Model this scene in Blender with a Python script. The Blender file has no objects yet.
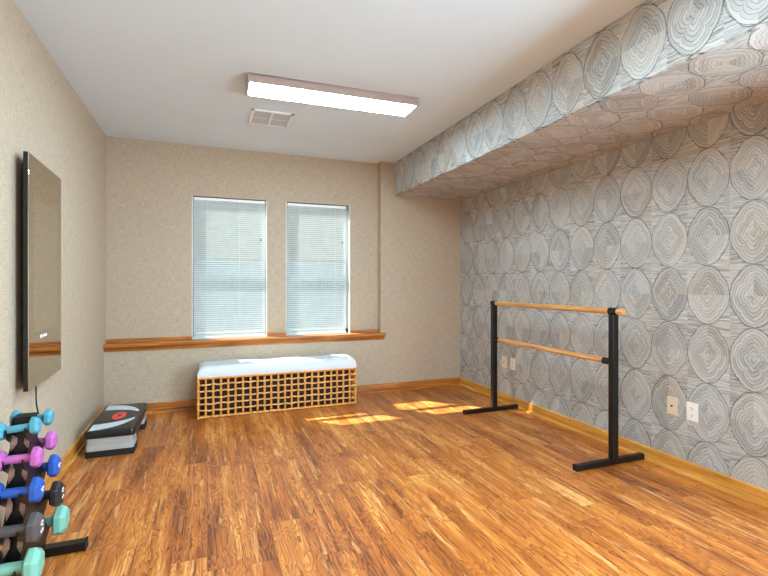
import bpy, bmesh, math, random
from mathutils import Vector, Matrix

# ------------------------------------------------------------------ camera, world, lights, exposure
scene = bpy.context.scene
COL = scene.collection
PI = math.pi

cam_data = bpy.data.cameras.new('camera')
cam = bpy.data.objects.new('camera', cam_data)
COL.objects.link(cam)
cam.location = (0, 0, 1.26)
cam.rotation_euler = (PI / 2, 0, -0.3679)
cam_data.sensor_width = 36.0
cam_data.lens = 458.17 / 768 * 36.0
cam_data.shift_y = -4.1 / 768
cam_data.clip_start = 0.05
scene.camera = cam

world = bpy.data.worlds.new('sky')
scene.world = world
world.use_nodes = True
bg = world.node_tree.nodes['Background']
bg.inputs['Color'].default_value = (0.80, 0.92, 1.0, 1)
bg.inputs['Strength'].default_value = 0.36

sun_data = bpy.data.lights.new('sun', 'SUN')
sun_data.energy = 31.0
sun_data.angle = math.radians(0.8)
sun_data.color = (1.0, 0.95, 0.87)
sun = bpy.data.objects.new('sun', sun_data)
COL.objects.link(sun)
sun.location = (-4, 9, 5)
sun.rotation_euler = Vector((0.76, -0.78, -1.0)).to_track_quat('-Z', 'Y').to_euler()

DIFFUSER_STRENGTH = 64.0
rear_data = bpy.data.lights.new('rear_fill_light', 'AREA')  # unseen fill light, added behind the viewer to brighten the walls
rear_data.shape = 'RECTANGLE'
rear_data.size = 1.8
rear_data.size_y = 2.0
rear_data.energy = 350.0
rear_data.color = (0.60, 0.84, 1.0)
rear = bpy.data.objects.new('rear_fill_light', rear_data)
COL.objects.link(rear)
rear.location = (2.82, -0.3, 1.35)
rear.rotation_euler = Vector((-1.0, 0.05, -0.15)).to_track_quat('-Z', 'Z').to_euler()

scene.view_settings.view_transform = 'Standard'
scene.view_settings.look = 'None'
scene.view_settings.gamma = 1.0
scene.view_settings.use_curve_mapping = False
scene.view_settings.exposure = -0.12
scene.cycles.use_denoising = True
scene.cycles.max_bounces = 10
scene.cycles.diffuse_bounces = 6

# room dimensions (metres; the camera stands at the origin)
XL, XR, YB, YR, ZC = -0.915, 2.951, 5.004, 5.100, 2.688
XS, ZS, XSTEP, YREAR = 2.060, 2.294, 1.889, -2.0
LEDGE = 0.690
WINS = ((-0.148, 0.604), (0.808, 1.543))
WTOP = 2.172


# ------------------------------------------------------------------ helpers
def lin(r, g, b):
    def f(c):
        c /= 255.0
        return c / 12.92 if c <= 0.04045 else ((c + 0.055) / 1.055) ** 2.4
    return (f(r), f(g), f(b), 1.0)


class NT:
    """small builder for shader nodes"""
    def __init__(self, name):
        self.m = bpy.data.materials.new(name)
        self.m.use_nodes = True
        self.t = self.m.node_tree
        self.bsdf = self.t.nodes['Principled BSDF']
        self.out = self.t.nodes['Material Output']

    def n(self, kind, **props):
        nd = self.t.nodes.new(kind)
        for k, v in props.items():
            setattr(nd, k, v)
        return nd

    def put(self, sock, v):
        if hasattr(v, 'is_linked') or isinstance(v, bpy.types.NodeSocket):
            self.t.links.new(v, sock)
        else:
            sock.default_value = v

    def m_(self, op, a, b=None, c=None, clamp=False):
        nd = self.n('ShaderNodeMath', operation=op)
        nd.use_clamp = clamp
        self.put(nd.inputs[0], a)
        if b is not None:
            self.put(nd.inputs[1], b)
        if c is not None:
            self.put(nd.inputs[2], c)
        return nd.outputs[0]

    def pos(self):
        return self.n('ShaderNodeTexCoord').outputs['Object']

    def sep(self, v):
        nd = self.n('ShaderNodeSeparateXYZ')
        self.put(nd.inputs[0], v)
        return nd.outputs

    def comb(self, x=0.0, y=0.0, z=0.0):
        nd = self.n('ShaderNodeCombineXYZ')
        for i, v in enumerate((x, y, z)):
            self.put(nd.inputs[i], v)
        return nd.outputs[0]

    def noise(self, vec, scale=5.0, detail=2.0, rough=0.5, dist=0.0):
        nd = self.n('ShaderNodeTexNoise')
        self.put(nd.inputs['Vector'], vec)
        nd.inputs['Scale'].default_value = scale
        nd.inputs['Detail'].default_value = detail
        nd.inputs['Roughness'].default_value = rough
        nd.inputs['Distortion'].default_value = dist
        return nd.outputs['Fac']

    def white(self, vec):
        nd = self.n('ShaderNodeTexWhiteNoise', noise_dimensions='3D')
        self.put(nd.inputs['Vector'], vec)
        return nd.outputs['Value']

    def ramp(self, fac, stops, interp='LINEAR'):
        nd = self.n('ShaderNodeValToRGB')
        cr = nd.color_ramp
        cr.interpolation = interp
        while len(cr.elements) < len(stops):
            cr.elements.new(0.5)
        for e, (p, c) in zip(cr.elements, stops):
            e.position = p
            e.color = c
        self.put(nd.inputs[0], fac)
        return nd.outputs[0]

    def mix(self, fac, a, b, blend='MIX'):
        nd = self.n('ShaderNodeMix', data_type='RGBA', blend_type=blend)
        self.put(nd.inputs[0], fac)
        self.put(nd.inputs[6], a)
        self.put(nd.inputs[7], b)
        return nd.outputs[2]

    def bump(self, height, strength=0.2, distance=0.01):
        nd = self.n('ShaderNodeBump')
        nd.inputs['Strength'].default_value = strength
        nd.inputs['Distance'].default_value = distance
        self.put(nd.inputs['Height'], height)
        self.put(self.bsdf.inputs['Normal'], nd.outputs[0])

    def set(self, color=None, rough=None, metal=None, spec=None):
        if color is not None:
            self.put(self.bsdf.inputs['Base Color'], color)
        if rough is not None:
            self.put(self.bsdf.inputs['Roughness'], rough)
        if metal is not None:
            self.put(self.bsdf.inputs['Metallic'], metal)
        if spec is not None:
            self.put(self.bsdf.inputs['Specular IOR Level'], spec)
        return self.m


def plain(name, rgb, rough=0.5, metal=0.0, spec=0.5, var=0.06, scale=60.0):
    """a plain surface with a faint procedural mottling"""
    nt = NT(name)
    c = lin(*rgb)
    lo = tuple(max(0, x * (1 - var)) for x in c[:3]) + (1,)
    hi = tuple(min(1, x * (1 + var)) for x in c[:3]) + (1,)
    f = nt.noise(nt.pos(), scale, 2)
    return nt.set(nt.ramp(f, [(0.3, lo), (0.7, hi)]), rough, metal, spec)


def wood(name, dark, mid, light, axis, rough=0.35, scale=1.0):
    nt = NT(name)
    s = nt.sep(nt.pos())
    k = [22.0 * scale] * 3
    k[axis] = 1.1 * scale
    v = nt.comb(*[nt.m_('MULTIPLY', s[i], k[i]) for i in range(3)])
    f = nt.noise(v, 1.6, 4, 0.6, 0.8)
    k2 = [160.0] * 3
    k2[axis] = 4.0
    g = nt.noise(nt.comb(*[nt.m_('MULTIPLY', s[i], k2[i]) for i in range(3)]), 1.0, 2)
    f2 = nt.m_('ADD', nt.m_('MULTIPLY', f, 0.75), nt.m_('MULTIPLY', g, 0.25))
    return nt.set(nt.ramp(f2, [(0.30, lin(*dark)), (0.5, lin(*mid)), (0.68, lin(*light))]), rough)


# ---- walls, floor, wallpaper
def mat_linen(name, c1, c2):
    nt = NT(name)
    s = nt.sep(nt.pos())
    hsum = nt.m_('ADD', s[0], s[1])
    a = nt.noise(nt.comb(nt.m_('MULTIPLY', hsum, 14.0), 0.0, nt.m_('MULTIPLY', s[2], 190.0)), 1.0, 3, 0.6)
    b = nt.noise(nt.comb(nt.m_('MULTIPLY', hsum, 190.0), 0.0, nt.m_('MULTIPLY', s[2], 14.0)), 1.0, 3, 0.6)
    f = nt.m_('MULTIPLY', nt.m_('ADD', a, b), 0.5)
    nt.bump(f, 0.12, 0.004)
    return nt.set(nt.ramp(f, [(0.36, lin(*c1)), (0.64, lin(*c2))]), 0.85, spec=0.25)


def mat_floor():
    nt = NT('tigerwood_laminate')
    s = nt.sep(nt.pos())
    PW, PL = 0.152, 1.21
    xi = nt.m_('DIVIDE', s[0], PW)
    ix = nt.m_('FLOOR', xi)
    off = nt.white(nt.comb(ix, 3.0, 0.0))
    yi = nt.m_('ADD', nt.m_('DIVIDE', s[1], PL), off)
    iy = nt.m_('FLOOR', yi)
    h1 = nt.white(nt.comb(ix, iy, 1.0))
    h2 = nt.white(nt.comb(ix, iy, 7.0))
    px = nt.m_('ADD', s[0], nt.m_('MULTIPLY', h1, 9.0))
    py = nt.m_('ADD', s[1], nt.m_('MULTIPLY', h2, 23.0))
    # straight-grained stretches alternate with figured (swirling) ones
    low = nt.noise(nt.comb(nt.m_('MULTIPLY', px, 3.2), nt.m_('MULTIPLY', py, 1.3), 0.0), 1.0, 2)
    fig = nt.m_('MULTIPLY', nt.m_('SUBTRACT', low, 0.42), 5.0, clamp=True)
    base = nt.noise(nt.comb(nt.m_('MULTIPLY', px, 20.0), nt.m_('MULTIPLY', py, 0.7), 5.0), 1.0, 3, 0.55, 0.3)
    swirl = nt.noise(nt.comb(nt.m_('MULTIPLY', px, 9.0), nt.m_('MULTIPLY', py, 1.9), 2.0), 1.0, 3, 0.5, 0.9)
    ph = nt.m_('ADD', nt.m_('MULTIPLY', base, 8.0), nt.m_('MULTIPLY', nt.m_('MULTIPLY', swirl, fig), 7.0))
    saw = nt.m_('FRACT', ph)
    fine = nt.noise(nt.comb(nt.m_('MULTIPLY', px, 120.0), nt.m_('MULTIPLY', py, 3.2), 0.0), 1.0, 4, 0.65)
    broad = nt.noise(nt.comb(nt.m_('MULTIPLY', px, 7.0), nt.m_('MULTIPLY', py, 0.9), 9.0), 1.0, 3, 0.55, 0.6)
    v = nt.m_('ADD', nt.m_('MULTIPLY_ADD', saw, 0.15, -0.075), nt.m_('MULTIPLY_ADD', fine, 0.40, -0.20))
    v = nt.m_('ADD', v, nt.m_('MULTIPLY_ADD', broad, 0.75, 0.125))
    v = nt.m_('ADD', v, nt.m_('MULTIPLY', nt.m_('SUBTRACT', h1, 0.5), 0.05))
    col = nt.ramp(v, [(0.28, lin(88, 38, 10)), (0.39, lin(146, 74, 21)), (0.50, lin(180, 98, 32)),
                      (0.61, lin(206, 126, 52)), (0.74, lin(234, 174, 98))])
    # thin dark spalting lines along the figure
    lw = nt.m_('SUBTRACT', 1.0, nt.m_('MULTIPLY', saw, 6.0), clamp=True)
    brk = nt.noise(nt.comb(nt.m_('MULTIPLY', px, 14.0), nt.m_('MULTIPLY', py, 4.0), 31.0), 1.0, 2)
    brk = nt.m_('MULTIPLY', nt.m_('SUBTRACT', brk, 0.34), 6.0, clamp=True)
    lmask = nt.m_('MULTIPLY', nt.m_('MULTIPLY', lw, brk), nt.m_('MULTIPLY_ADD', fig, 0.50, 0.50), clamp=True)
    col = nt.mix(lmask, col, lin(70, 30, 10))
    # long dark mineral streaks
    stk = nt.noise(nt.comb(nt.m_('MULTIPLY', px, 60.0), nt.m_('MULTIPLY', py, 2.2), 21.0), 1.0, 3, 0.55, 0.5)
    stm = nt.m_('MULTIPLY', nt.m_('SUBTRACT', stk, 0.60), 16.0, clamp=True)
    col = nt.mix(nt.m_('MULTIPLY', stm, 0.70), col, lin(84, 38, 12))
    # pale sapwood streaks
    sap = nt.noise(nt.comb(nt.m_('MULTIPLY', px, 26.0), nt.m_('MULTIPLY', py, 2.0), 15.0), 1.0, 4, 0.6, 0.9)
    sm = nt.m_('MULTIPLY', nt.m_('SUBTRACT', sap, 0.595), 14.0, clamp=True)
    col = nt.mix(nt.m_('MULTIPLY', sm, 0.55), col, lin(232, 176, 110))
    # plank joints
    fx = nt.m_('ABSOLUTE', nt.m_('SUBTRACT', nt.m_('FRACT', xi), 0.5))
    fy = nt.m_('ABSOLUTE', nt.m_('SUBTRACT', nt.m_('FRACT', yi), 0.5))
    jx = nt.m_('GREATER_THAN', fx, 0.5 - 0.0009 / PW)
    jy = nt.m_('GREATER_THAN', fy, 0.5 - 0.0011 / PL)
    j = nt.m_('MAXIMUM', jx, jy)
    col = nt.mix(nt.m_('MULTIPLY', j, 0.55), col, lin(70, 34, 14))
    nt.bump(nt.m_('SUBTRACT', nt.m_('MULTIPLY', v, 0.35), j), 0.04, 0.002)
    nt.bsdf.inputs['Coat Weight'].default_value = 0.35
    nt.bsdf.inputs['Coat Roughness'].default_value = 0.33
    return nt.set(col, nt.m_('MULTIPLY_ADD', fine, 0.16, 0.30), spec=0.5)


def mat_wallpaper(name, ua, va, u0, v0, pu=0.2615, pv=0.372):
    """grey wallpaper of wood-grain medallions cut into four quarters; ua, va = axes across and up"""
    nt = NT(name)
    s = nt.sep(nt.pos())
    u, v = s[ua], s[va]
    w = nt.noise(nt.pos(), 9.0, 3, 0.55)
    w2 = nt.noise(nt.pos(), 34.0, 2, 0.5)
    wob = nt.m_('ADD', nt.m_('MULTIPLY', nt.m_('SUBTRACT', w, 0.5), 0.26), nt.m_('MULTIPLY', nt.m_('SUBTRACT', w2, 0.5), 0.10))
    cu = nt.m_('DIVIDE', nt.m_('SUBTRACT', u, u0), pu)
    cv = nt.m_('DIVIDE', nt.m_('SUBTRACT', v, v0), pv)
    iu = nt.m_('ROUND', cu)
    iv = nt.m_('ROUND', cv)
    x = nt.m_('MULTIPLY', nt.m_('SUBTRACT', cu, iu), 2.0)
    y = nt.m_('MULTIPLY', nt.m_('SUBTRACT', cv, iv), 2.0)
    x2 = nt.m_('MULTIPLY', x, x)
    y2 = nt.m_('MULTIPLY', y, y)
    r2 = nt.m_('ADD', nt.m_('ADD', x2, y2), 1e-5)
    r = nt.m_('SQRT', r2)
    c2 = nt.m_('DIVIDE', nt.m_('SUBTRACT', x2, y2), r2)
    c4 = nt.m_('MULTIPLY_ADD', nt.m_('MULTIPLY', c2, c2), 2.0, -1.0)          # cos 4t
    c8 = nt.m_('MULTIPLY_ADD', nt.m_('MULTIPLY', c4, c4), 2.0, -1.0)          # cos 8t
    qx = nt.m_('SIGN', x)
    qy = nt.m_('SIGN', y)
    q = nt.white(nt.comb(nt.m_('MULTIPLY_ADD', qx, 0.23, iu), nt.m_('MULTIPLY_ADD', qy, 0.23, iv), 0.37))
    q2 = nt.white(nt.comb(nt.m_('MULTIPLY_ADD', qx, 0.23, iu), nt.m_('MULTIPLY_ADD', qy, 0.23, iv), 4.37))
    inner = nt.m_('SUBTRACT', 1.0, nt.m_('POWER', r, 1.6), clamp=True)
    lobe = nt.m_('ADD', nt.m_('MULTIPLY', nt.m_('MULTIPLY', nt.m_('MULTIPLY_ADD', nt.m_('POWER', nt.m_('ABSOLUTE', c2), 0.65), 2.0, -1.25), inner), 0.30), nt.m_('MULTIPLY', c8, 0.018))
    edge = nt.m_('ADD', nt.m_('MULTIPLY_ADD', c4, 0.017, 0.970), nt.m_('MULTIPLY_ADD', c8, -0.020, nt.m_('MULTIPLY', nt.m_('POWER', nt.m_('ABSOLUTE', c2), 30.0), 0.03)))
    t = nt.m_('DIVIDE', r, nt.m_('ADD', 1.0, lobe))
    tr = nt.m_('ADD', t, nt.m_('MULTIPLY', wob, 0.5))
    ph = nt.m_('ADD', nt.m_('MULTIPLY', tr, 8.2), nt.m_('MULTIPLY', q, 0.8))
    fr = nt.m_('FRACT', ph)
    idx = nt.m_('FLOOR', ph)
    rt = nt.white(nt.comb(nt.m_('ADD', idx, nt.m_('MULTIPLY', q, 31.0)), iu, iv))
    line = nt.m_('SUBTRACT', 1.0, nt.m_('MULTIPLY', fr, 4.2), clamp=True)
    fr2 = nt.m_('FRACT', nt.m_('MULTIPLY', ph, 2.6))
    line2 = nt.m_('SUBTRACT', 1.0, nt.m_('MULTIPLY', fr2, 2.2), clamp=True)
    med = nt.m_('ADD', nt.m_('MULTIPLY', rt, 0.20), nt.m_('MULTIPLY', q2, 0.17))
    med = nt.m_('ADD', med, 0.50)
    med = nt.m_('SUBTRACT', med, nt.m_('MULTIPLY', line, 0.46))
    med = nt.m_('SUBTRACT', med, nt.m_('MULTIPLY', line2, 0.18))
    # ground: straight grain running across
    gu = nt.m_('FLOOR', nt.m_('MULTIPLY', cu, 2.0))
    gv = nt.m_('FLOOR', nt.m_('MULTIPLY', cv, 2.0))
    gh = nt.white(nt.comb(gu, gv, 2.0))
    sag = nt.m_('MULTIPLY', nt.m_('SUBTRACT', w, 0.5), 0.03)
    g1 = nt.noise(nt.comb(nt.m_('MULTIPLY', u, 6.0), nt.m_('MULTIPLY', nt.m_('ADD', v, sag), 130.0), nt.m_('MULTIPLY', gh, 9.0)), 1.0, 3, 0.65)
    gr = nt.m_('ADD', nt.m_('MULTIPLY', nt.m_('SUBTRACT', g1, 0.5), 1.6), nt.m_('MULTIPLY_ADD', gh, 0.16, 0.52))
    inside = nt.m_('LESS_THAN', r, edge)
    val = nt.m_('ADD', nt.m_('MULTIPLY', med, inside), nt.m_('MULTIPLY', gr, nt.m_('SUBTRACT', 1.0, inside)))
    rim = nt.m_('SUBTRACT', 1.0, nt.m_('MULTIPLY', nt.m_('ABSOLUTE', nt.m_('SUBTRACT', r, edge)), 34.0), clamp=True)
    val = nt.m_('SUBTRACT', val, nt.m_('MULTIPLY', rim, 0.38))
    fib = nt.noise(nt.comb(nt.m_('MULTIPLY', u, 30.0), nt.m_('MULTIPLY', v, 240.0), 0.0), 1.0, 2)
    val = nt.m_('ADD', val, nt.m_('MULTIPLY', nt.m_('SUBTRACT', fib, 0.5), 0.30))
    grey = nt.ramp(val, [(0.0, lin(64, 63, 64)), (0.32, lin(130, 128, 126)), (0.55, lin(170, 167, 163)),
                         (0.80, lin(195, 192, 187)), (1.0, lin(212, 208, 202))])
    tint = nt.noise(nt.pos(), 4.5, 3, 0.6)
    col = nt.mix(nt.ramp(tint, [(0.42, (0, 0, 0, 1)), (0.66, (1, 1, 1, 1))]), grey,
                 nt.mix(1.0, grey, (1.0, 0.93, 0.85, 1), 'MULTIPLY'))
    nt.bump(val, 0.12, 0.003)
    return nt.set(col, 0.7, spec=0.3)


M = {}
M['linen'] = mat_linen('linen_wallpaper', (168, 148, 127), (198, 179, 157))
M['ceiling'] = plain('ceiling_paint', (212, 224, 232), 0.9, spec=0.2, var=0.012, scale=3)
M['floor'] = mat_floor()
M['paper_wall'] = mat_wallpaper('medallion_wallpaper_wall', 1, 2, 1.967, 1.190)
M['paper_side'] = mat_wallpaper('medallion_wallpaper_beam_side', 1, 2, 1.697, 2.488)
M['paper_under'] = mat_wallpaper('medallion_wallpaper_beam_underside', 1, 0, 1.690, 2.262)
M['trim_x'] = wood('stained_trim_wood', (108, 54, 20), (170, 98, 38), (210, 138, 64), 0, 0.3)
M['trim_y'] = wood('honey_trim_wood', (162, 100, 34), (204, 138, 56), (226, 166, 84), 1, 0.3)
M['white'] = plain('white_vinyl', (232, 233, 232), 0.4, var=0.02)
M['sash'] = plain('sash_vinyl', (170, 172, 170), 0.5, var=0.02)
M['black_metal'] = plain('black_powder_coat', (13, 11, 11), 0.36, spec=0.4, var=0.15, scale=120)
M['black_gloss'] = plain('black_gloss_metal', (12, 10, 10), 0.25, spec=0.55)
M['reflection_steel'] = plain('painted_reflection_steel', (150, 118, 106), 0.35, metal=0.6)  # brown of the floor's reflection put into the flange colour
M['barre_wood'] = wood('barre_wood', (172, 104, 44), (210, 146, 78), (232, 180, 112), 1, 0.3, 1.6)
M['rattan'] = plain('rattan', (214, 146, 66), 0.5, var=0.30, scale=45)
M['rattan_pale'] = plain('pale_rattan', (222, 164, 96), 0.45, var=0.30, scale=55)
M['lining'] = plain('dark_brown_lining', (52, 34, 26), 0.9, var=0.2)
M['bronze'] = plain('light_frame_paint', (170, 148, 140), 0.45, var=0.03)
M['vent_grey'] = plain('vent_grey', (176, 176, 174), 0.6, var=0.04)
M['dark_slot'] = plain('dark_slot', (24, 20, 18), 0.8)
M['ivory'] = plain('ivory_plastic', (224, 204, 172), 0.4, var=0.02)
M['white_plastic'] = plain('white_plastic', (240, 232, 224), 0.35, var=0.02)
M['step_black'] = plain('step_black_plastic', (22, 23, 26), 0.32, var=0.12, scale=200)
M['step_grey'] = plain('step_grey_plastic', (166, 163, 159), 0.5, var=0.04)
M['step_pale'] = plain('step_pale_inlay', (206, 216, 222), 0.4, var=0.04)
M['step_red'] = plain('step_red_disc', (226, 70, 66), 0.45, var=0.05)
M['rubber'] = plain('black_rubber', (14, 12, 12), 0.7, var=0.15)
M['teal'] = plain('teal_neoprene', (72, 142, 160), 0.5, var=0.07, scale=150)
M['pink'] = plain('pink_neoprene', (174, 88, 156), 0.5, var=0.07, scale=150)
M['blue'] = plain('blue_neoprene', (32, 76, 156), 0.45, var=0.07, scale=150)
M['grey'] = plain('charcoal_neoprene', (76, 70, 70), 0.5, var=0.08, scale=150)
M['dark'] = plain('dark_grey_neoprene', (34, 30, 30), 0.5, var=0.08, scale=150)
M['mint'] = plain('mint_neoprene', (116, 170, 152), 0.5, var=0.06, scale=150)
M['print'] = plain('white_print', (236, 236, 236), 0.5, var=0.02)


def mat_cushion():
    nt = NT('white_cushion_fabric')
    p = nt.pos()
    f = nt.noise(p, 420, 2)
    nt.bump(nt.m_('ADD', f, nt.m_('MULTIPLY', nt.noise(p, 7, 2), 2.0)), 0.15, 0.004)
    return nt.set(nt.ramp(f, [(0.3, lin(204, 206, 210)), (0.7, lin(218, 220, 224))]), 0.8, spec=0.2)


def mat_slat():
    nt = NT('white_blind_slat')
    f = nt.noise(nt.pos(), 12, 2)
    c = nt.ramp(f, [(0.3, lin(200, 205, 203)), (0.7, lin(210, 215, 213))])
    nt.set(c, 0.45, spec=0.3)
    tr = nt.n('ShaderNodeBsdfTranslucent')
    nt.put(tr.inputs['Color'], lin(236, 244, 242))
    mx = nt.n('ShaderNodeMixShader')
    mx.inputs[0].default_value = 0.04
    nt.t.links.new(nt.bsdf.outputs[0], mx.inputs[1])
    nt.t.links.new(tr.outputs[0], mx.inputs[2])
    nt.t.links.new(mx.outputs[0], nt.out.inputs[0])
    return nt.m


def mat_glass():
    nt = NT('window_glass')
    nt.set((1, 1, 1, 1), 0.0)
    nt.bsdf.inputs['Transmission Weight'].default_value = 1.0
    tr = nt.n('ShaderNodeBsdfTransparent')
    tr.inputs[0].default_value = (0.93, 0.97, 0.96, 1)
    gl = nt.n('ShaderNodeBsdfGlossy')
    gl.inputs['Roughness'].default_value = 0.02
    mx = nt.n('ShaderNodeMixShader')
    mx.inputs[0].default_value = 0.001
    nt.t.links.new(tr.outputs[0], mx.inputs[1])
    nt.t.links.new(gl.outputs[0], mx.inputs[2])
    nt.t.links.new(mx.outputs[0], nt.out.inputs[0])
    return nt.m


def mat_mirror(name, c, rough):
    nt = NT(name)
    f = nt.noise(nt.pos(), 2.0, 2)
    a = tuple(x * 0.98 for x in c) + (1,)
    return nt.set(nt.ramp(f, [(0.3, a), (0.7, tuple(c) + (1,))]), rough, 1.0)


def mat_diffuser():
    nt = NT('lit_diffuser')
    nt.set(lin(240, 238, 234), 0.5)
    nt.bsdf.inputs['Emission Color'].default_value = (0.59, 0.84, 1.0, 1)
    nt.bsdf.inputs['Emission Strength'].default_value = DIFFUSER_STRENGTH
    return nt.m


M['cushion'] = mat_cushion()
M['slat'] = mat_slat()
M['glass'] = mat_glass()
M['mirror'] = mat_mirror('bronze_tinted_mirror', (0.62, 0.56, 0.43), 0.015)
M['screen'] = mat_mirror('mirror_display_zone', (0.70, 0.65, 0.55), 0.05)
M['diffuser'] = mat_diffuser()


# ---- mesh helpers
def box(bm, x0, x1, y0, y1, z0, z1):
    vs = [bm.verts.new(p) for p in ((x0, y0, z0), (x1, y0, z0), (x1, y1, z0), (x0, y1, z0),
                                    (x0, y0, z1), (x1, y0, z1), (x1, y1, z1), (x0, y1, z1))]
    for q in ((0, 3, 2, 1), (4, 5, 6, 7), (0, 1, 5, 4), (1, 2, 6, 5), (2, 3, 7, 6), (3, 0, 4, 7)):
        bm.faces.new([vs[i] for i in q])
    return vs


def rbox(bm, x0, x1, y0, y1, z0, z1, r=0.004, seg=2):
    t = bmesh.new()
    box(t, x0, x1, y0, y1, z0, z1)
    bmesh.ops.bevel(t, geom=t.edges[:], offset=r, segments=seg, affect='EDGES', profile=0.5)
    merge(bm, t)


def merge(bm, t):
    me = bpy.data.meshes.new('tmp')
    t.to_mesh(me)
    t.free()
    bm.from_mesh(me)
    bpy.data.meshes.remove(me)


def prism(bm, pts, axis, a0, a1):
    """extrude a closed outline along an axis; pts are the other two coordinates in order"""
    def P(p, a):
        return {0: (a, p[0], p[1]), 1: (p[0], a, p[1]), 2: (p[0], p[1], a)}[axis]
    lo = [bm.verts.new(P(p, a0)) for p in pts]
    hi = [bm.verts.new(P(p, a1)) for p in pts]
    n = len(pts)
    bm.faces.new(lo[::-1])
    bm.faces.new(hi)
    for i in range(n):
        j = (i + 1) % n
        bm.faces.new((lo[i], lo[j], hi[j], hi[i]))


def tube(bm, pts, r, n=10, cap=True, closed=False):
    pts = [Vector(p) for p in pts]
    rings = []
    m = len(pts)
    up = None
    for i, p in enumerate(pts):
        a = pts[i - 1] if (i > 0 or closed) else p
        b = pts[(i + 1) % m] if (i < m - 1 or closed) else p
        d = (b - a).normalized()
        if up is None:
            up = Vector((0, 0, 1)) if abs(d.z) < 0.9 else Vector((1, 0, 0))
        s = d.cross(up).normalized()
        up = s.cross(d).normalized()
        rr = r[i] if isinstance(r, (list, tuple)) else r
        rings.append([bm.verts.new(p + (s * math.cos(2 * PI * k / n) + up * math.sin(2 * PI * k / n)) * rr) for k in range(n)])
    for i in range(m if closed else m - 1):
        A, B = rings[i], rings[(i + 1) % m]
        for k in range(n):
            l = (k + 1) % n
            bm.faces.new((A[k], A[l], B[l], B[k]))
    if cap and not closed:
        bm.faces.new(rings[0][::-1])
        bm.faces.new(rings[-1])


def obj(name, bm, mat, parent=None, smooth=False, bevel=0.0, angle=35):
    bmesh.ops.recalc_face_normals(bm, faces=bm.faces[:])
    me = bpy.data.meshes.new(name)
    bm.to_mesh(me)
    bm.free()
    o = bpy.data.objects.new(name, me)
    COL.objects.link(o)
    me.materials.append(M[mat] if isinstance(mat, str) else mat)
    if smooth:
        me.polygons.foreach_set('use_smooth', [True] * len(me.polygons))
        try:
            me.set_sharp_from_angle(angle=math.radians(angle))
        except Exception:
            pass
    if bevel:
        b = o.modifiers.new('bevel', 'BEVEL')
        b.width = bevel
        b.segments = 2
        b.limit_method = 'ANGLE'
    if parent is not None:
        o.parent = parent
    return o


def thing(name, label, cat, loc=(0, 0, 0), group=None):
    o = bpy.data.objects.new(name, None)
    COL.objects.link(o)
    o.empty_display_size = 0.1
    o.location = loc
    tag(o, label, cat, group)
    return o


def tag(o, label, cat, group=None):
    o['label'] = label
    o['category'] = cat
    if group:
        o['group'] = group
    return o


def struct(o, label, cat):
    o['kind'] = 'structure'
    return tag(o, label, cat)


def text_mesh(name, s, size, mat, parent, matrix):
    cu = bpy.data.curves.new('txt', 'FONT')
    cu.body = s
    cu.size = size
    cu.extrude = 0.0006
    cu.align_x = 'CENTER'
    cu.align_y = 'CENTER'
    t = bpy.data.objects.new('txt', cu)
    COL.objects.link(t)
    bpy.context.view_layer.update()
    me = bpy.data.meshes.new_from_object(t.evaluated_get(bpy.context.evaluated_depsgraph_get()))
    bpy.data.objects.remove(t)
    bpy.data.curves.remove(cu)
    o = bpy.data.objects.new(name, me)
    COL.objects.link(o)
    me.transform(matrix)
    me.materials.clear()
    me.materials.append(M[mat])
    o.parent = parent
    return o


# ------------------------------------------------------------------ room shell
bm = bmesh.new()
box(bm, XL - 0.12, XR + 0.12, YREAR - 0.12, 5.32, -0.10, 0.0)
struct(obj('floor', bm, 'floor'), 'figured orange-brown wood plank floor', 'floor')
bm = bmesh.new()
box(bm, XL - 0.12, XR + 0.12, YREAR - 0.12, 5.32, ZC, ZC + 0.10)
struct(obj('ceiling', bm, 'ceiling'), 'plain smooth off-white ceiling', 'ceiling')
bm = bmesh.new()
box(bm, XL - 0.12, XL, YREAR, 5.32, 0, ZC)
struct(obj('wall_left', bm, 'linen'), 'beige linen-textured wall on the left', 'wall')
bm = bmesh.new()
box(bm, XR, XR + 0.12, YREAR, 5.32, 0, ZC)
struct(obj('wall_right', bm, 'paper_wall'), 'wall papered in grey wood-grain medallions behind the barre', 'wall')
bm = bmesh.new()
box(bm, XL - 0.12, XR + 0.12, YREAR - 0.12, YREAR, 0, ZC)
struct(obj('wall_rear', bm, 'linen'), 'beige wall behind the viewer', 'wall')
bm = bmesh.new()
YO = 5.23
box(bm, XL, XR, YB, YO, 0, LEDGE - 0.035)
box(bm, XSTEP, XR, YB, YO, LEDGE - 0.035, ZC)
box(bm, XL, WINS[0][0], YR, YO, LEDGE - 0.035, ZC)
box(bm, WINS[0][1], WINS[1][0], YR, YO, LEDGE - 0.035, ZC)
box(bm, WINS[1][1], XSTEP, YR, YO, LEDGE - 0.035, ZC)
for a, b in WINS:
    box(bm, a, b, YR, YO, WTOP, ZC)
struct(obj('wall_far', bm, 'linen'), 'tan linen-textured wall holding the two windows', 'wall')

# dropped beam along the right wall
sf = thing('soffit', 'long boxed beam under the ceiling papered in grey medallions', 'soffit')
sf['kind'] = 'structure'
bm = bmesh.new()
box(bm, XS, XS + 0.02, YREAR, YB, ZS, ZC)
obj('side_face', bm, 'paper_side', sf)
bm = bmesh.new()
box(bm, XS + 0.02, XR, YREAR, YB, ZS, ZS + 0.02)
obj('underside', bm, 'paper_under', sf)

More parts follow.
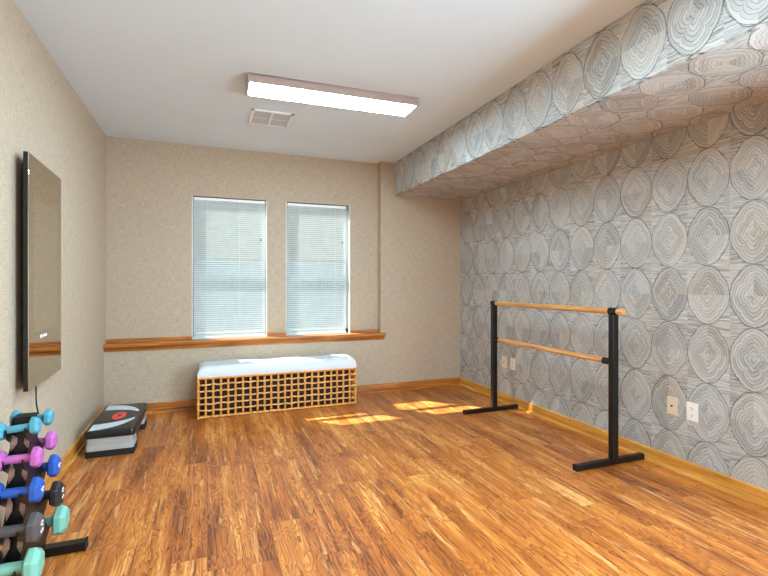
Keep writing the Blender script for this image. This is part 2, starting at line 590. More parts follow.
# baseboards with shoe moulding
PROF = [(0, 0), (0.030, 0), (0.030, 0.006), (0.026, 0.014), (0.018, 0.019), (0.012, 0.020), (0.012, 0.084), (0.008, 0.092), (0, 0.095)]
bm = bmesh.new()
prism(bm, [(YB - a, b) for a, b in PROF], 0, XL, XR)
struct(obj('baseboard_far', bm, 'trim_x'), 'reddish-brown wood baseboard below the windows', 'baseboard')
bm = bmesh.new()
prism(bm, [(XR - a, b) for a, b in PROF], 1, YREAR, YB)
struct(obj('baseboard_right', bm, 'trim_y'), 'honey-coloured wood baseboard under the medallion wallpaper', 'baseboard')
bm = bmesh.new()
prism(bm, [(XL + a, b) for a, b in PROF], 1, YREAR, YB)
struct(obj('baseboard_left', bm, 'trim_y'), 'honey-coloured wood baseboard along the left wall', 'baseboard')

# window ledge
ledge = thing('trim_1', 'long stained wood ledge running under both windows', 'window ledge')
ledge['kind'] = 'structure'
bm = bmesh.new()
x1 = XSTEP + 0.050
prof = [(YB, LEDGE - 0.036), (YB - 0.026, LEDGE - 0.036), (YB - 0.034, LEDGE - 0.026), (YB - 0.035, LEDGE - 0.012),
        (YB - 0.029, LEDGE - 0.002), (YB - 0.022, LEDGE), (YB, LEDGE)]
prism(bm, prof, 0, XL, x1)
box(bm, XL, XSTEP, YB, YR, LEDGE - 0.034, LEDGE)
obj('ledge_board', bm, 'trim_x', ledge)
bm = bmesh.new()
prism(bm, [(YB, LEDGE - 0.078), (YB - 0.006, LEDGE - 0.078), (YB - 0.010, LEDGE - 0.062), (YB - 0.020, LEDGE - 0.044), (YB - 0.022, LEDGE - 0.036), (YB, LEDGE - 0.036)], 0, XL, x1 - 0.012)
obj('apron_moulding', bm, 'trim_x', ledge)
for a, b in ((XL, WINS[0][0]), (WINS[0][1], WINS[1][0]), (WINS[1][1], XSTEP)):
    bm = bmesh.new()
    prism(bm, [(YR, LEDGE), (YR - 0.014, LEDGE), (YR - 0.014, LEDGE + 0.026), (YR - 0.008, LEDGE + 0.034), (YR, LEDGE + 0.034)], 0, a, b)
    obj('upstand', bm, 'trim_x', ledge)

# windows (white vinyl single-hung) and their blinds
for i, (a, b) in enumerate(WINS):
    side = ('left', 'right')[i]
    w = thing('window_%d' % (i + 1), 'white vinyl sash window behind the %s blind' % side, 'window', ((a + b) / 2, YR, LEDGE))
    w['kind'] = 'structure'
    cx = (a + b) / 2
    hw = (b - a) / 2
    hh = WTOP - LEDGE
    bm = bmesh.new()
    y0, y1 = 0.062, 0.112
    for s in (-1, 1):
        box(bm, min(s * hw, s * (hw - 0.045)), max(s * hw, s * (hw - 0.045)), y0, y1, 0, hh)
    box(bm, -hw, hw, y0, y1, 0, 0.055)
    box(bm, -hw, hw, y0, y1, hh - 0.05, hh)
    obj('frame', bm, 'sash', w)
    bm = bmesh.new()
    box(bm, -hw + 0.04, hw - 0.04, y0 + 0.005, y1 - 0.005, 0.60, 0.665)
    obj('meeting_rail', bm, 'sash', w)
    bm = bmesh.new()
    t = 0.006
    box(bm, -hw, -hw + t, 0, y0, 0, hh)
    box(bm, hw - t, hw, 0, y0, 0, hh)
    box(bm, -hw, hw, 0.0, y0, -0.034, 0.0)
    obj('jamb_liner', bm, 'white', w)
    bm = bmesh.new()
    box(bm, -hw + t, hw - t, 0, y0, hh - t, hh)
    obj('shadow_tinted_head_liner', bm, 'bronze', w)  # grey-brown colour paints in the shadow line above the headrail
    for z0, z1 in ((0.055, 0.60), (0.665, hh - 0.05)):
        bm = bmesh.new()
        box(bm, -hw + 0.045, hw - 0.045, 0.086, 0.090, z0, z1)
        obj('glass_pane', bm, 'glass', w)

SLATS_OPEN = 36
for i, (a, b) in enumerate(WINS):
    side = ('left', 'right')[i]
    xa, xb = a + 0.012, b - (0.014 if i == 0 else 0.040)
    w = thing('window_blind', 'white aluminium mini blind lowered in the %s window' % side, 'blind', ((xa + xb) / 2, YR + 0.022, LEDGE), 'mini blinds in the two windows')
    hw = (xb - xa) / 2
    hh = WTOP - LEDGE - 0.016
    bm = bmesh.new()
    rbox(bm, -hw, hw, -0.014, 0.014, hh - 0.028, hh, 0.003)
    obj('headrail', bm, 'white', w)
    for s in (-1, 1):
        bm = bmesh.new()
        rbox(bm, s * hw - 0.010, s * hw + 0.010, -0.017, 0.016, hh - 0.026, hh + 0.004, 0.002)
        obj('mounting_bracket', bm, 'bronze', w)
    bm = bmesh.new()
    rbox(bm, -hw, hw, -0.012, 0.012, 0.003, 0.017, 0.003)
    obj('bottom_rail', bm, 'white', w)
    bm = bmesh.new()
    pitch, wd = 0.0222, 0.0216
    z = 0.030
    k = 0
    while z < hh - 0.034:
        an = math.radians(52 if k < SLATS_OPEN else -52)
        # an > 0: room-side edge lower than the window-side edge
        up = Vector((0, math.cos(an), math.sin(an)))
        nn = Vector((0, -math.sin(an), math.cos(an)))
        prof = []
        for q in range(5):
            f = q / 4 - 0.5
            prof.append(up * (f * wd) + nn * (0.0009 * (1 - (2 * f) ** 2)))
        top = [bm.verts.new((-hw + 0.004, p.y, p.z + z)) for p in prof]
        bot = [bm.verts.new((hw - 0.004, p.y, p.z + z)) for p in prof]
        for q in range(4):
            bm.faces.new((top[q], top[q + 1], bot[q + 1], bot[q]))
        z += pitch
        k += 1
    o = obj('slats', bm, 'slat', w, smooth=True, angle=80)
    sd = o.modifiers.new('thickness', 'SOLIDIFY')
    sd.thickness = 0.0004
    sd.use_rim = False
    for fx in (-0.62, 0.26, ) if i == 0 else (-0.56, 0.62):
        bm = bmesh.new()
        for yy in (-0.0135, 0.0135):
            tube(bm, [(fx * hw, yy, 0.015), (fx * hw, yy, hh - 0.02)], 0.0009, 6)
        obj('ladder_cord', bm, 'white', w)
    bm = bmesh.new()
    kx = hw - 0.05
    tube(bm, [(kx, -0.019, hh - 0.02), (kx, -0.020, hh * 0.72)], 0.0009, 6)
    cd = obj('lift_cord', bm, 'white', w)
    bm = bmesh.new()
    tube(bm, [(kx, -0.020, hh * 0.72 + 0.002), (kx, -0.020, hh * 0.72 - 0.010), (kx, -0.020, hh * 0.72 - 0.022)], [0.003, 0.006, 0.007], 10)
    obj('cord_tassel', bm, 'dark_slot', cd, smooth=True)

# ------------------------------------------------------------------ ceiling light and vent
def fixture(label, cx, cy, rot):
    t = thing('ceiling_light', label, 'ceiling light', (cx, cy, ZC))
    t.rotation_euler = (0, 0, rot)
    L, W, H = 0.618, 0.122, 0.062
    bm = bmesh.new()
    box(bm, -L, L, -W, W, -0.014, 0)
    for s in (-1, 1):
        rbox(bm, -L, L, min(s * W, s * (W - 0.012)), max(s * W, s * (W - 0.012)), -H, -0.0, 0.002)
    obj('housing', bm, 'bronze', t)
    for s in (-1, 1):
        bm = bmesh.new()
        rbox(bm, min(s * (L - 0.004), s * (L + 0.012)), max(s * (L - 0.004), s * (L + 0.012)), -W - 0.002, W + 0.002, -H - 0.002, 0, 0.003)
        obj('end_cap', bm, 'bronze', t)
    bm = bmesh.new()
    rbox(bm, -L + 0.006, L - 0.006, -W + 0.013, W - 0.013, -H - 0.006, -0.03, 0.006)
    obj('diffuser', bm, 'diffuser', t)
    return t


fixture('long rectangular lit light fixture flush on the ceiling', 0.885, 3.318, math.radians(-1.2))
fixture('added unseen light fixture on the ceiling above the viewer', 0.885, 1.35, math.radians(-1.2))  # added out of view for more light on the side walls
fixture('added unseen light fixture on the ceiling behind the viewer', 0.885, -0.60, math.radians(-1.2))  # another unseen fixture, added to light the room from behind

v = thing('ceiling_vent', 'square white return-air grille on the ceiling near the light', 'vent', (0.508, 4.032, ZC))
hw, hd = 0.172, 0.172
bm = bmesh.new()
for s in (-1, 1):
    rbox(bm, min(s * hw, s * (hw - 0.024)), max(s * hw, s * (hw - 0.024)), -hd, hd, -0.012, 0, 0.002)
    rbox(bm, -hw, hw, min(s * hd, s * (hd - 0.024)), max(s * hd, s * (hd - 0.024)), -0.012, 0, 0.002)
obj('frame', bm, 'white', v)
bm = bmesh.new()
box(bm, -0.010, 0.010, -hd + 0.02, hd - 0.02, -0.011, -0.001)
box(bm, -hw + 0.02, hw - 0.02, -0.005, 0.005, -0.010, -0.001)
obj('divider', bm, 'white', v)
bm = bmesh.new()
n = 14
for k in range(n):
    y = -hd + 0.03 + (2 * hd - 0.06) * k / (n - 1)
    prism(bm, [(y - 0.008, -0.002), (y - 0.007, -0.002), (y + 0.006, -0.010), (y + 0.005, -0.010)], 0, -hw + 0.02, hw - 0.02)
obj('louvers', bm, 'vent_grey', v)
bm = bmesh.new()
box(bm, -hw + 0.01, hw - 0.01, -hd + 0.01, hd - 0.01, -0.0015, -0.0005)
obj('backing', bm, 'vent_grey', v)

# ------------------------------------------------------------------ wall plates on the right wall
def plate(label, yc, zc, mat, kind):
    t = thing('wall_outlet' if kind == 'duplex' else 'cable_jack_plate', label, 'outlet' if kind == 'duplex' else 'wall plate', (XR, yc, zc))
    bm = bmesh.new()
    rbox(bm, -0.007, 0.0, -0.038, 0.038, -0.060, 0.060, 0.003)
    obj('cover_plate', bm, mat, t)
    if kind == 'duplex':
        for s in (-1, 1):
            bm = bmesh.new()
            rbox(bm, -0.0095, -0.006, -0.017, 0.017, s * 0.022 - 0.014, s * 0.022 + 0.014, 0.0015)
            r = obj('socket', bm, mat, t)
            bm = bmesh.new()
            for yy in (-0.0065, 0.0065):
                box(bm, -0.0099, -0.009, yy - 0.0014, yy + 0.0014, s * 0.022 - 0.001, s * 0.022 + 0.008)
            tube(bm, [(-0.0099, 0, s * 0.022 - 0.008), (-0.009, 0, s * 0.022 - 0.008)], 0.0028, 8)
            obj('slots', bm, 'dark_slot', r)
        zs = (0,)
    else:
        bm = bmesh.new()
        tube(bm, [(-0.014, 0, 0.0), (-0.006, 0, 0.0)], 0.0062, 6)
        obj('jack', bm, 'dark_slot', t)
        zs = (-0.042, 0.042)
    for z in zs:
        bm = bmesh.new()
        tube(bm, [(-0.0082, 0, z), (-0.006, 0, z)], 0.0032, 10)
        obj('screw', bm, 'ivory', t)


plate('ivory cable jack plate on the medallion wall, right of the near barre post', 2.200, 0.432, 'ivory', 'jack')
plate('white duplex outlet on the medallion wall, right of the near barre post', 2.062, 0.426, 'white_plastic', 'duplex')
plate('ivory cable jack plate seen between the barre posts, far end of the medallion wall', 4.086, 0.428, 'ivory', 'jack')
plate('white duplex outlet seen between the barre posts, far end of the medallion wall', 3.940, 0.430, 'white_plastic', 'duplex')

# ------------------------------------------------------------------ ballet barre
BX, BY0, BY1 = 2.652, 2.415, 3.847
bar = thing('ballet_barre', 'freestanding double ballet barre with black metal posts and two wooden rails', 'ballet barre', (BX, (BY0 + BY1) / 2, 0))
hy = (BY1 - BY0) / 2
for s in (-1, 1):
    bm = bmesh.new()
    rbox(bm, -0.340, 0.268, s * hy - 0.021, s * hy + 0.021, 0.003, 0.040, 0.003)
    ft = obj('foot', bm, 'black_metal', bar)
    for x in (-0.340, 0.268):
        bm = bmesh.new()
        rbox(bm, x - 0.004, x + 0.004, s * hy - 0.0225, s * hy + 0.0225, 0.0, 0.0425, 0.002)
        obj('end_plug', bm, 'rubber', ft)
    bm = bmesh.new()
    rbox(bm, -0.025, 0.025, s * hy - 0.0225, s * hy + 0.0225, 0.039, 1.045, 0.004)
    obj('post', bm, 'black_metal', bar)
    bm = bmesh.new()
    y = s * hy
    tube(bm, [(0, y - 0.034, 1.068), (0, y + 0.030, 1.068)], 0.0265, 20)
    rbox(bm, -0.012, 0.012, y - 0.012, y + 0.012, 1.03, 1.06, 0.002)
    obj('top_clamp', bm, 'black_gloss', bar, smooth=True)
    bm = bmesh.new()
    yi = s * (hy - 0.022)
    tube(bm, [(0, yi, 0.712), (0, yi - s * 0.062, 0.712)], 0.024, 20)
    obj('side_socket', bm, 'black_gloss', bar, smooth=True)
bm = bmesh.new()
tube(bm, [(0, -hy - 0.085, 1.068), (0, -hy - 0.080, 1.068), (0, hy + 0.036, 1.068), (0, hy + 0.040, 1.068)], [0.019, 0.021, 0.021, 0.019], 24)
up = obj('rail', bm, 'barre_wood', bar, smooth=True)
bm = bmesh.new()
tube(bm, [(0, -hy + 0.026, 0.712), (0, hy - 0.026, 0.712)], 0.0195, 24)
obj('rail', bm, 'barre_wood', bar, smooth=True)

# ------------------------------------------------------------------ woven bench
BX0, BX1, BYF, BYB, BZ = -0.080, 1.452, 4.594, 4.962, 0.388
be = thing('woven_bench', 'long low rattan lattice bench with a white cushion under the windows', 'bench', ((BX0 + BX1) / 2, (BYF + BYB) / 2, 0))
hx, hy = (BX1 - BX0) / 2, (BYB - BYF) / 2
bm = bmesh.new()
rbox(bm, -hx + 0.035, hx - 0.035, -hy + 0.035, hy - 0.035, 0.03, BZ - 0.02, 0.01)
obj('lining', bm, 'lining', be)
bm = bmesh.new()
for z in (0.014, BZ - 0.012):
    tube(bm, [(-hx, -hy, z), (hx, -hy, z), (hx, hy, z), (-hx, hy, z)], 0.012, 8, closed=True)
for sx in (-1, 1):
    for sy in (-1, 1):
        tube(bm, [(sx * hx, sy * hy, 0.002), (sx * hx, sy * hy, BZ)], 0.011, 8)
obj('basket_frame', bm, 'rattan', be, smooth=True)
NV, NH, ND = 23, 6, 6
cellx = 2 * hx / NV
celly = 2 * hy / ND
bm = bmesh.new()
rnd = random.Random(4)
for k in range(1, NV):
    x = -hx + k * cellx + rnd.uniform(-.003, .003)
    for sy in (-1, 1):
        pts = [(x, sy * (hy + (0.003 if (k + j) % 2 else -0.006)), 0.014 + (BZ - 0.026) * j / NH) for j in range(NH + 1)]
        tube(bm, pts, 0.0105, 7)
for k in range(1, ND):
    y = -hy + k * celly
    for sx in (-1, 1):
        pts = [(sx * (hx + (0.003 if (k + j) % 2 else -0.006)), y, 0.014 + (BZ - 0.026) * j / NH) for j in range(NH + 1)]
        tube(bm, pts, 0.0105, 7)
obj('upright_canes', bm, 'rattan', be, smooth=True)
bm = bmesh.new()
for j in range(1, NH):
    z = 0.014 + (BZ - 0.026) * j / NH
    for sy in (-1, 1):
        pts = []
        for k in range(2 * NV + 1):
            w = 0.010 * (-1 if (k // 2 + j) % 2 else 1) if k % 2 == 0 else 0.0
            pts.append((-hx + k * cellx / 2, sy * (hy + w * 0.8), z + rnd.uniform(-.004, .004)))
        tube(bm, pts, 0.0078, 7)
    for sx in (-1, 1):
        pts = []
        for k in range(2 * ND + 1):
            w = 0.010 * (-1 if (k // 2 + j) % 2 else 1) if k % 2 == 0 else 0.0
            pts.append((sx * (hx + w * 0.8), -hy + k * celly / 2, z + rnd.uniform(-.004, .004)))
        tube(bm, pts, 0.0078, 7)
obj('woven_canes', bm, 'rattan_pale', be, smooth=True)
bm = bmesh.new()
nx, ny = 48, 14
cz0, ch = BZ - 0.004, 0.104


def cush(fx, fy, top):
    # superellipse pad: soft shoulders, flat sides
    ex = min(1.0, (1 - abs(fx)) * hx / 0.075)
    ey = min(1.0, (1 - abs(fy)) * hy / 0.055)
    s = (1 - (1 - ex) ** 2.4) ** (1 / 2.4) * (1 - (1 - ey) ** 2.4) ** (1 / 2.4)
    z = 0.040 + (ch - 0.040) * s + 0.004 * math.sin(fx * 9) * s
    return z


g = {}
xs = [-1 + 2 * (0.5 - 0.5 * math.cos(PI * i / nx)) for i in range(nx + 1)]
ys = [-1 + 2 * (0.5 - 0.5 * math.cos(PI * j / ny)) for j in range(ny + 1)]
for i, fx in enumerate(xs):
    for j, fy in enumerate(ys):
        g[i, j] = bm.verts.new((fx * (hx + 0.006), fy * (hy + 0.004), cz0 + cush(fx, fy, True)))
for i in range(nx):
    for j in range(ny):
        bm.faces.new((g[i, j], g[i + 1, j], g[i + 1, j + 1], g[i, j + 1]))
rim = [g[i, 0] for i in range(nx + 1)] + [g[nx, j] for j in range(1, ny + 1)] + [g[i, ny] for i in range(nx - 1, -1, -1)] + [g[0, j] for j in range(ny - 1, 0, -1)]
prev = rim
for zz, off in ((0.020, 0.003), (0.0, 0.0)):
    cur = [bm.verts.new((v_.co.x * (1 + off / hx), v_.co.y * (1 + off / hy), cz0 + zz)) for v_ in rim]
    for i in range(len(rim)):
        j = (i + 1) % len(rim)
        bm.faces.new((prev[i], cur[i], cur[j], prev[j]))
    prev = cur
bm.faces.new(prev)
obj('cushion', bm, 'cushion', be, smooth=True, angle=70)
bm = bmesh.new()
tube(bm, [(-hx - 0.004, -hy - 0.003, cz0 + 0.003), (hx + 0.004, -hy - 0.003, cz0 + 0.003), (hx + 0.004, hy + 0.003, cz0 + 0.003), (-hx - 0.004, hy + 0.003, cz0 + 0.003)], 0.004, 8, closed=True)
obj('piping', bm, 'cushion', be, smooth=True)

# ------------------------------------------------------------------ aerobic step platform
st = thing('step_platform', 'black and grey aerobic step platform with a red disc, by the left baseboard', 'exercise step', (-0.667, 4.240, 0))
SX, SY, DZ = 0.166, 0.402, 0.192


def rrect(hx, hy, r, n=6, bulge=0.0):
    pts = []
    for cx, cy, a0 in ((hx - r, hy - r, 0), (-hx + r, hy - r, 90), (-hx + r, -hy + r, 180), (hx - r, -hy + r, 270)):
        for k in range(n + 1):
            a = math.radians(a0 + 90 * k / n)
            pts.append((cx + r * math.cos(a), cy + r * math.sin(a) + bulge * math.copysign(1 - (cx / hx) ** 2, cy)))
    return pts


bm = bmesh.new()
loops = []
for z, sh in ((0.140, -0.004), (0.150, 0.0), (0.176, 0.0), (0.186, -0.004), (0.191, -0.012), (0.192, -0.02)):
    loops.append([bm.verts.new((x, y, z)) for x, y in rrect(SX + sh, SY + sh, 0.03 + sh)])
for A, B in zip(loops, loops[1:]):
    for i in range(len(A)):
        j = (i + 1) % len(A)
        bm.faces.new((A[i], A[j], B[j], B[i]))
bm.faces.new(loops[0][::-1])
bm.faces.new(loops[-1])
deck = obj('deck', bm, 'step_black', st, smooth=True)
for s in (-1, 1):
    bm = bmesh.new()
    cy = s * 0.300
    z0 = 0.0
    for k, (za, zb, sh) in enumerate(((0.046, 0.091, 0.0), (0.094, 0.147, -0.004))):
        pts = rrect(SX - 0.012 + sh, 0.088 + sh, 0.02)
        prism(bm, [(x, y + cy) for x, y in pts], 2, za, zb)
    pts = rrect(SX - 0.020, 0.082, 0.02)
    prism(bm, [(x, y + cy) for x, y in pts], 2, 0.088, 0.096)
    r = obj('riser', bm, 'step_grey', st, smooth=True)
    bm = bmesh.new()
    for z, zz, sh in ((0.0, 0.046, 0.0),):
        prism(bm, [(x, y + cy) for x, y in rrect(SX - 0.008, 0.092, 0.02)], 2, z, zz)
    obj('rubber_base', bm, 'rubber', r, smooth=True)
# side skirts of the deck, dark
for s in (-1, 1):
    bm = bmesh.new()
    rbox(bm, s * (SX - 0.012) - 0.006, s * (SX - 0.012) + 0.006, -0.21, 0.21, 0.112, 0.145, 0.003)
    obj('side_skirt', bm, 'step_black', st)
# pale crescents
for s in (-1, 1):
    bm = bmesh.new()
    n = 24
    lo, hi = [], []
    IN = ((-0.138, 0.215), (-0.06, 0.205), (0.015, 0.180), (0.08, 0.138), (0.124, 0.088))
    OUT = ((-0.138, 0.375), (-0.06, 0.352), (0.015, 0.312), (0.08, 0.235), (0.128, 0.130))

    def curve(P, f):
        q = f * (len(P) - 1)
        i = min(int(q), len(P) - 2)
        p = [P[max(0, i - 1)], P[i], P[i + 1], P[min(len(P) - 1, i + 2)]]
        u = q - i
        return tuple(0.5 * (2 * p[1][c] + (p[2][c] - p[0][c]) * u + (2 * p[0][c] - 5 * p[1][c] + 4 * p[2][c] - p[3][c]) * u * u
                            + (3 * p[1][c] - p[0][c] - 3 * p[2][c] + p[3][c]) * u ** 3) for c in (0, 1))

    for k in range(n + 1):
        x, y = curve(IN, k / n)
        lo.append((x, s * y))
        x, y = curve(OUT, k / n)
        hi.append((x, s * y))
    vs0 = [bm.verts.new((x, y, DZ - 0.001)) for x, y in lo], [bm.verts.new((x, y, DZ - 0.001)) for x, y in hi]
    vs1 = [bm.verts.new((x, y, DZ + 0.0012)) for x, y in lo], [bm.verts.new((x, y, DZ + 0.0012)) for x, y in hi]
    for k in range(n):
        bm.faces.new((vs1[0][k], vs1[0][k + 1], vs1[1][k + 1], vs1[1][k]))
        bm.faces.new((vs0[0][k], vs0[0][k + 1], vs1[0][k + 1], vs1[0][k]))
        bm.faces.new((vs0[1][k], vs0[1][k + 1], vs1[1][k + 1], vs1[1][k]))
    obj('crescent_grip', bm, 'step_pale', deck)
bm = bmesh.new()
tube(bm, [(0, 0.0, DZ - 0.001), (0, 0.0, DZ + 0.0015)], 0.066, 32)
bmesh.ops.scale(bm, vec=(0.74, 1.75, 1), verts=bm.verts[:])
disc = obj('red_disc', bm, 'step_red', deck)
bm = bmesh.new()
tube(bm, [(-0.006, -0.030, DZ + 0.002), (0.004, 0.0, DZ + 0.002), (-0.004, 0.034, DZ + 0.002)], [0.006, 0.012, 0.007], 8)
bmesh.ops.scale(bm, vec=(1, 1, 0.1), space=Matrix.Translation((0, 0, -DZ - 0.0015)), verts=bm.verts[:])
obj('emblem', bm, 'step_black', disc)

# ------------------------------------------------------------------ fitness mirror on the left wall
MX, MY0, MY1, MZ0, MZ1 = -0.862, 2.822, 3.490, 0.712, 1.934
mi = thing('fitness_mirror', 'tall bronze-tinted smart mirror screen mounted on the left wall', 'fitness mirror', (XL, (MY0 + MY1) / 2, (MZ0 + MZ1) / 2))
mi.rotation_euler = (0, 0, math.radians(2.4))
hy, hz = (MY1 - MY0) / 2, (MZ1 - MZ0) / 2
d = MX - XL
bm = bmesh.new()
rbox(bm, d - 0.024, d - 0.003, -hy, hy, -hz, hz, 0.002)
obj('bezel', bm, 'black_gloss', mi)
bm = bmesh.new()
rbox(bm, d - 0.004, d, -hy + 0.002, hy - 0.002, -hz + 0.002, hz - 0.002, 0.001)
gp = obj('glass_panel', bm, 'mirror', mi)
cyM, czM = (MY0 + MY1) / 2, (MZ0 + MZ1) / 2
bm = bmesh.new()
box(bm, d - 0.001, d + 0.0004, 2.928 - cyM, 3.385 - cyM, 1.008 - czM, 1.712 - czM)
obj('display_area', bm, 'screen', gp)
bm = bmesh.new()
tube(bm, [(d - 0.001, 3.040 - cyM, 0.971 - czM), (d + 0.0006, 3.040 - cyM, 0.971 - czM)], 0.011, 12)
for k in range(4):
    y = 3.066 - cyM + k * 0.024
    box(bm, d - 0.001, d + 0.0006, y, y + 0.018, 0.964 - czM, 0.978 - czM)
obj('logo', bm, 'print', gp)
bm = bmesh.new()
t = [(0.013, -hy + 0.10), (0.013, hy - 0.10), (d - 0.023, hy - 0.05), (d - 0.023, -hy + 0.05)]
prism(bm, t, 2, -hz + 0.06, hz - 0.06)
obj('back_housing', bm, 'black_metal', mi)
bm = bmesh.new()
pts = [(0.022, 3.07 - cyM, -hz + 0.08), (0.022, 3.072 - cyM, -hz - 0.03), (0.031, 3.045 - cyM, 0.60 - czM), (0.030, 3.085 - cyM, 0.535 - czM), (0.030, 3.10 - cyM, 0.505 - czM),
       (0.024, 3.05 - cyM, 0.49 - czM), (0.018, 3.00 - cyM, 0.48 - czM), (0.014, 3.02 - cyM, 0.40 - czM), (0.010, 3.03 - cyM, 0.2 - czM), (0.010, 3.03 - cyM, 0.10 - czM)]
sm = []
for i in range(len(pts) - 1):
    p0 = Vector(pts[max(0, i - 1)]); p1 = Vector(pts[i]); p2 = Vector(pts[i + 1]); p3 = Vector(pts[min(len(pts) - 1, i + 2)])
    for k in range(6):
        u = k / 6
        sm.append(0.5 * ((2 * p1) + (p2 - p0) * u + (2 * p0 - 5 * p1 + 4 * p2 - p3) * u * u + (3 * p1 - p0 - 3 * p2 + p3) * u ** 3))
sm.append(Vector(pts[-1]))
tube(bm, sm, 0.0038, 8)
obj('power_cord', bm, 'rubber', mi, smooth=True)

# ------------------------------------------------------------------ dumbbell rack
RY = 2.36
rk = thing('dumbbell_rack', 'black metal five-tier two-sided dumbbell rack by the left wall', 'dumbbell rack', (-0.715, RY, 0))
LV = (0.672, 0.556, 0.432, 0.293, 0.158)
YF = (2.270, 2.245, 2.220, 2.195, 2.170)
YBk = (2.430, 2.457, 2.485, 2.512, 2.540)
HR = (0.015, 0.0175, 0.0195, 0.0215, 0.0235)
PX0, PX1 = -0.752 + 0.715, -0.688 + 0.715


def outline():
    f, bk = [], []
    for z, yf, yb, hr in zip(LV, YF, YBk, HR):
        for ys, lst, s in ((yf, f, 1), (yb, bk, -1)):
            e = ys + s * 0.042
            lst.append([(e, z + 0.02), (ys + s * (hr + 0.003), z), (ys + s * hr * 0.7, z - hr * 0.8), (ys, z - hr * 1.08), (ys - s * hr * 0.8, z - hr * 0.75), (ys - s * (hr + 0.002), z + 0.004), (ys - s * (hr + 0.008), z + 0.004),
                        (ys - s * (hr + 0.008), z - 0.018), (ys - s * 0.008, z - 0.040), (e, z - 0.070)])
    pts = [(2.322, 0.705)]
    for l in f:
        pts += l
    pts += [(2.225, 0.045), (2.490, 0.045)]
    for l in bk[::-1]:
        pts += l[::-1]
    pts += [(2.388, 0.705)]
    return [(y - RY, z) for y, z in pts]


for x in (PX0, PX1):
    bm = bmesh.new()
    prism(bm, outline(), 0, x - 0.002, x + 0.002)
    obj('side_plate', bm, 'black_metal', rk)
for s, (ya, yb) in ((1, (2.325, 2.228)), (-1, (2.385, 2.487))):
    bm = bmesh.new()
    prism(bm, [(ya - RY, 0.705), (yb - RY, 0.045), (yb - RY + s * 0.003, 0.045), (ya - RY + s * 0.003, 0.705)], 0, PX0 + 0.002, PX1 - 0.002)
    obj('cover_panel', bm, 'black_metal', rk)
for a, b, ya, yb in zip(LV, LV[1:] + (0.03,), YF, YF[1:] + (2.17,)):
    for x, q in ((PX1, -1), (PX0, 1)):
        bm = bmesh.new()
        za, zb = a - 0.030, b + 0.020
        o1 = []
        for f, wd_, yo in ((0.0, 0.004, 0.0), (0.30, 0.020, -0.004), (0.62, 0.020, -0.004), (1.0, 0.003, 0.0)):
            z = za + (zb - za) * f
            y = ya + (yb - ya) * f + 0.048 + yo - RY
            o1.append(((x, y, z), (x + q * wd_, y + 0.004, z)))
        A = [[bm.verts.new(p) for p in pr] for pr in o1]
        Bk = [[bm.verts.new((p[0], p[1] + 0.0025, p[2])) for p in pr] for pr in o1]
        for i in range(3):
            bm.faces.new((A[i][0], A[i][1], A[i + 1][1], A[i + 1][0]))
            bm.faces.new((Bk[i][0], Bk[i + 1][0], Bk[i + 1][1], Bk[i][1]))
            for e in (0, 1):
                bm.faces.new((A[i][e], A[i + 1][e], Bk[i + 1][e], Bk[i][e]))
        obj('flange', bm, 'reflection_steel', rk)
bm = bmesh.new()
rbox(bm, PX0 + 0.001, PX1 - 0.001, 2.322 - RY, 2.388 - RY, 0.700, 0.706, 0.001)
obj('top_cap', bm, 'black_metal', rk)
for y in (2.200, 2.546):
    bm = bmesh.new()
    rbox(bm, -0.165, 0.176, y - RY - 0.026, y - RY + 0.026, 0.003, 0.042, 0.003)
    ft = obj('foot', bm, 'black_metal', rk)
    for x in (-0.165, 0.176):
        bm = bmesh.new()
        rbox(bm, x - 0.004, x + 0.004, y - RY - 0.028, y - RY + 0.028, 0.0, 0.045, 0.002)
        obj('end_plug', bm, 'rubber', ft)
bm = bmesh.new()
rbox(bm, -0.03, 0.025, 2.236 - RY, 2.510 - RY, 0.010, 0.044, 0.003)
obj('base_bar', bm, 'black_metal', rk)


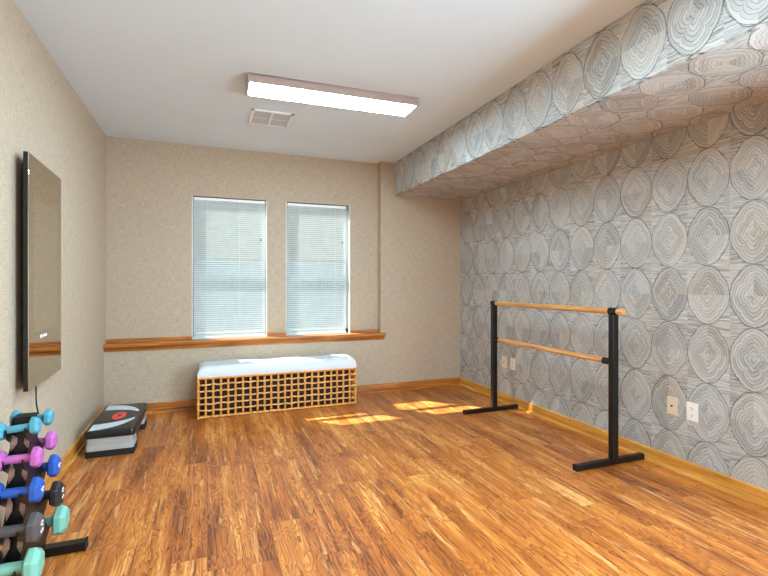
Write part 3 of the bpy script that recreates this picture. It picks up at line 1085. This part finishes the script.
def dumbbell(label, mat, x_r, y, z, cc, r, hl, hr, tilt, txt=None):
    """x_r = centre of the right head, cc = centre distance of the heads, hl = head length"""
    t = thing('dumbbell', label, 'dumbbell', (x_r - cc / 2, y, z), 'neoprene dumbbells on the rack')
    t.rotation_euler = (0, -tilt, 0)
    bm = bmesh.new()
    L = cc / 2
    tube(bm, [(-L, 0, 0), (-L * 0.55, 0, 0), (0, 0, 0), (L * 0.55, 0, 0), (L, 0, 0)], [hr * .92, hr * .95, hr, hr * .95, hr * .92], 16)
    obj('handle', bm, mat, t, smooth=True)
    for s in (-1, 1):
        bm = bmesh.new()
        prof = ((-0.5, 0.50), (-0.30, 0.95), (-0.22, 1.0), (0.16, 1.0), (0.26, 0.96), (0.5, 0.66))
        rings = []
        for a, k in prof:
            rings.append([bm.verts.new((s * (L + a * hl), r * k * math.cos(PI / 6 + PI * q / 3), r * k * math.sin(PI / 6 + PI * q / 3))) for q in range(6)])
        for A, B in zip(rings, rings[1:]):
            for q in range(6):
                l = (q + 1) % 6
                bm.faces.new((A[q], A[l], B[l], B[q]))
        bm.faces.new(rings[0][::-1])
        bm.faces.new(rings[-1])
        h = obj('head', bm, mat, t, bevel=r * 0.07)
        if txt and s == 1:
            mt = Matrix.Translation((L + 0.5 * hl + 0.0002, 0, 0)) @ Matrix.Rotation(txt[2], 4, 'X') @ Matrix(((0, 0, 1, 0), (1, 0, 0, 0), (0, 1, 0, 0), (0, 0, 0, 1)))
            text_mesh('weight_mark', txt[0], txt[1], 'print', h, mt)
    return t


FX = (-0.660, -0.648, -0.642, -0.640, -0.638)
BXs = (-0.658, -0.656, -0.652, -0.648, -0.640)
CC = (0.116, 0.122, 0.132, 0.142, 0.158)
HRAD = (0.037, 0.043, 0.052, 0.060, 0.068)
HLEN = (0.036, 0.040, 0.044, 0.050, 0.056)
names = ('teal', 'pink', 'blue', 'charcoal grey', 'mint green')
mats_f = ('teal', 'pink', 'blue', 'grey', 'mint')
mats_b = ('teal', 'pink', 'blue', 'dark', 'mint')
tiers = ('top', 'second', 'third', 'fourth', 'bottom')
txts = (None, None, ('4', 0.052, PI / 2), ('5.0', 0.042, PI / 2), None)
sizes = ('small', 'small', 'medium', 'large', 'largest')
for k in range(5):
    dumbbell('%s %s dumbbell on the %s tier, front side of the rack' % (sizes[k], names[k], tiers[k]), mats_f[k], FX[k], YF[k], LV[k] + 0.001, CC[k], HRAD[k], HLEN[k], HR[k], 0.10 if k == 0 else 0.0, txts[k])
    nm = 'blackish' if k == 3 else names[k]
    dumbbell('%s %s dumbbell on the %s tier, far side of the rack' % (sizes[k], nm, tiers[k]), mats_b[k], BXs[k], YBk[k], LV[k] + 0.001, CC[k], HRAD[k], HLEN[k], HR[k], -0.06 if k == 0 else 0.0, txts[k])
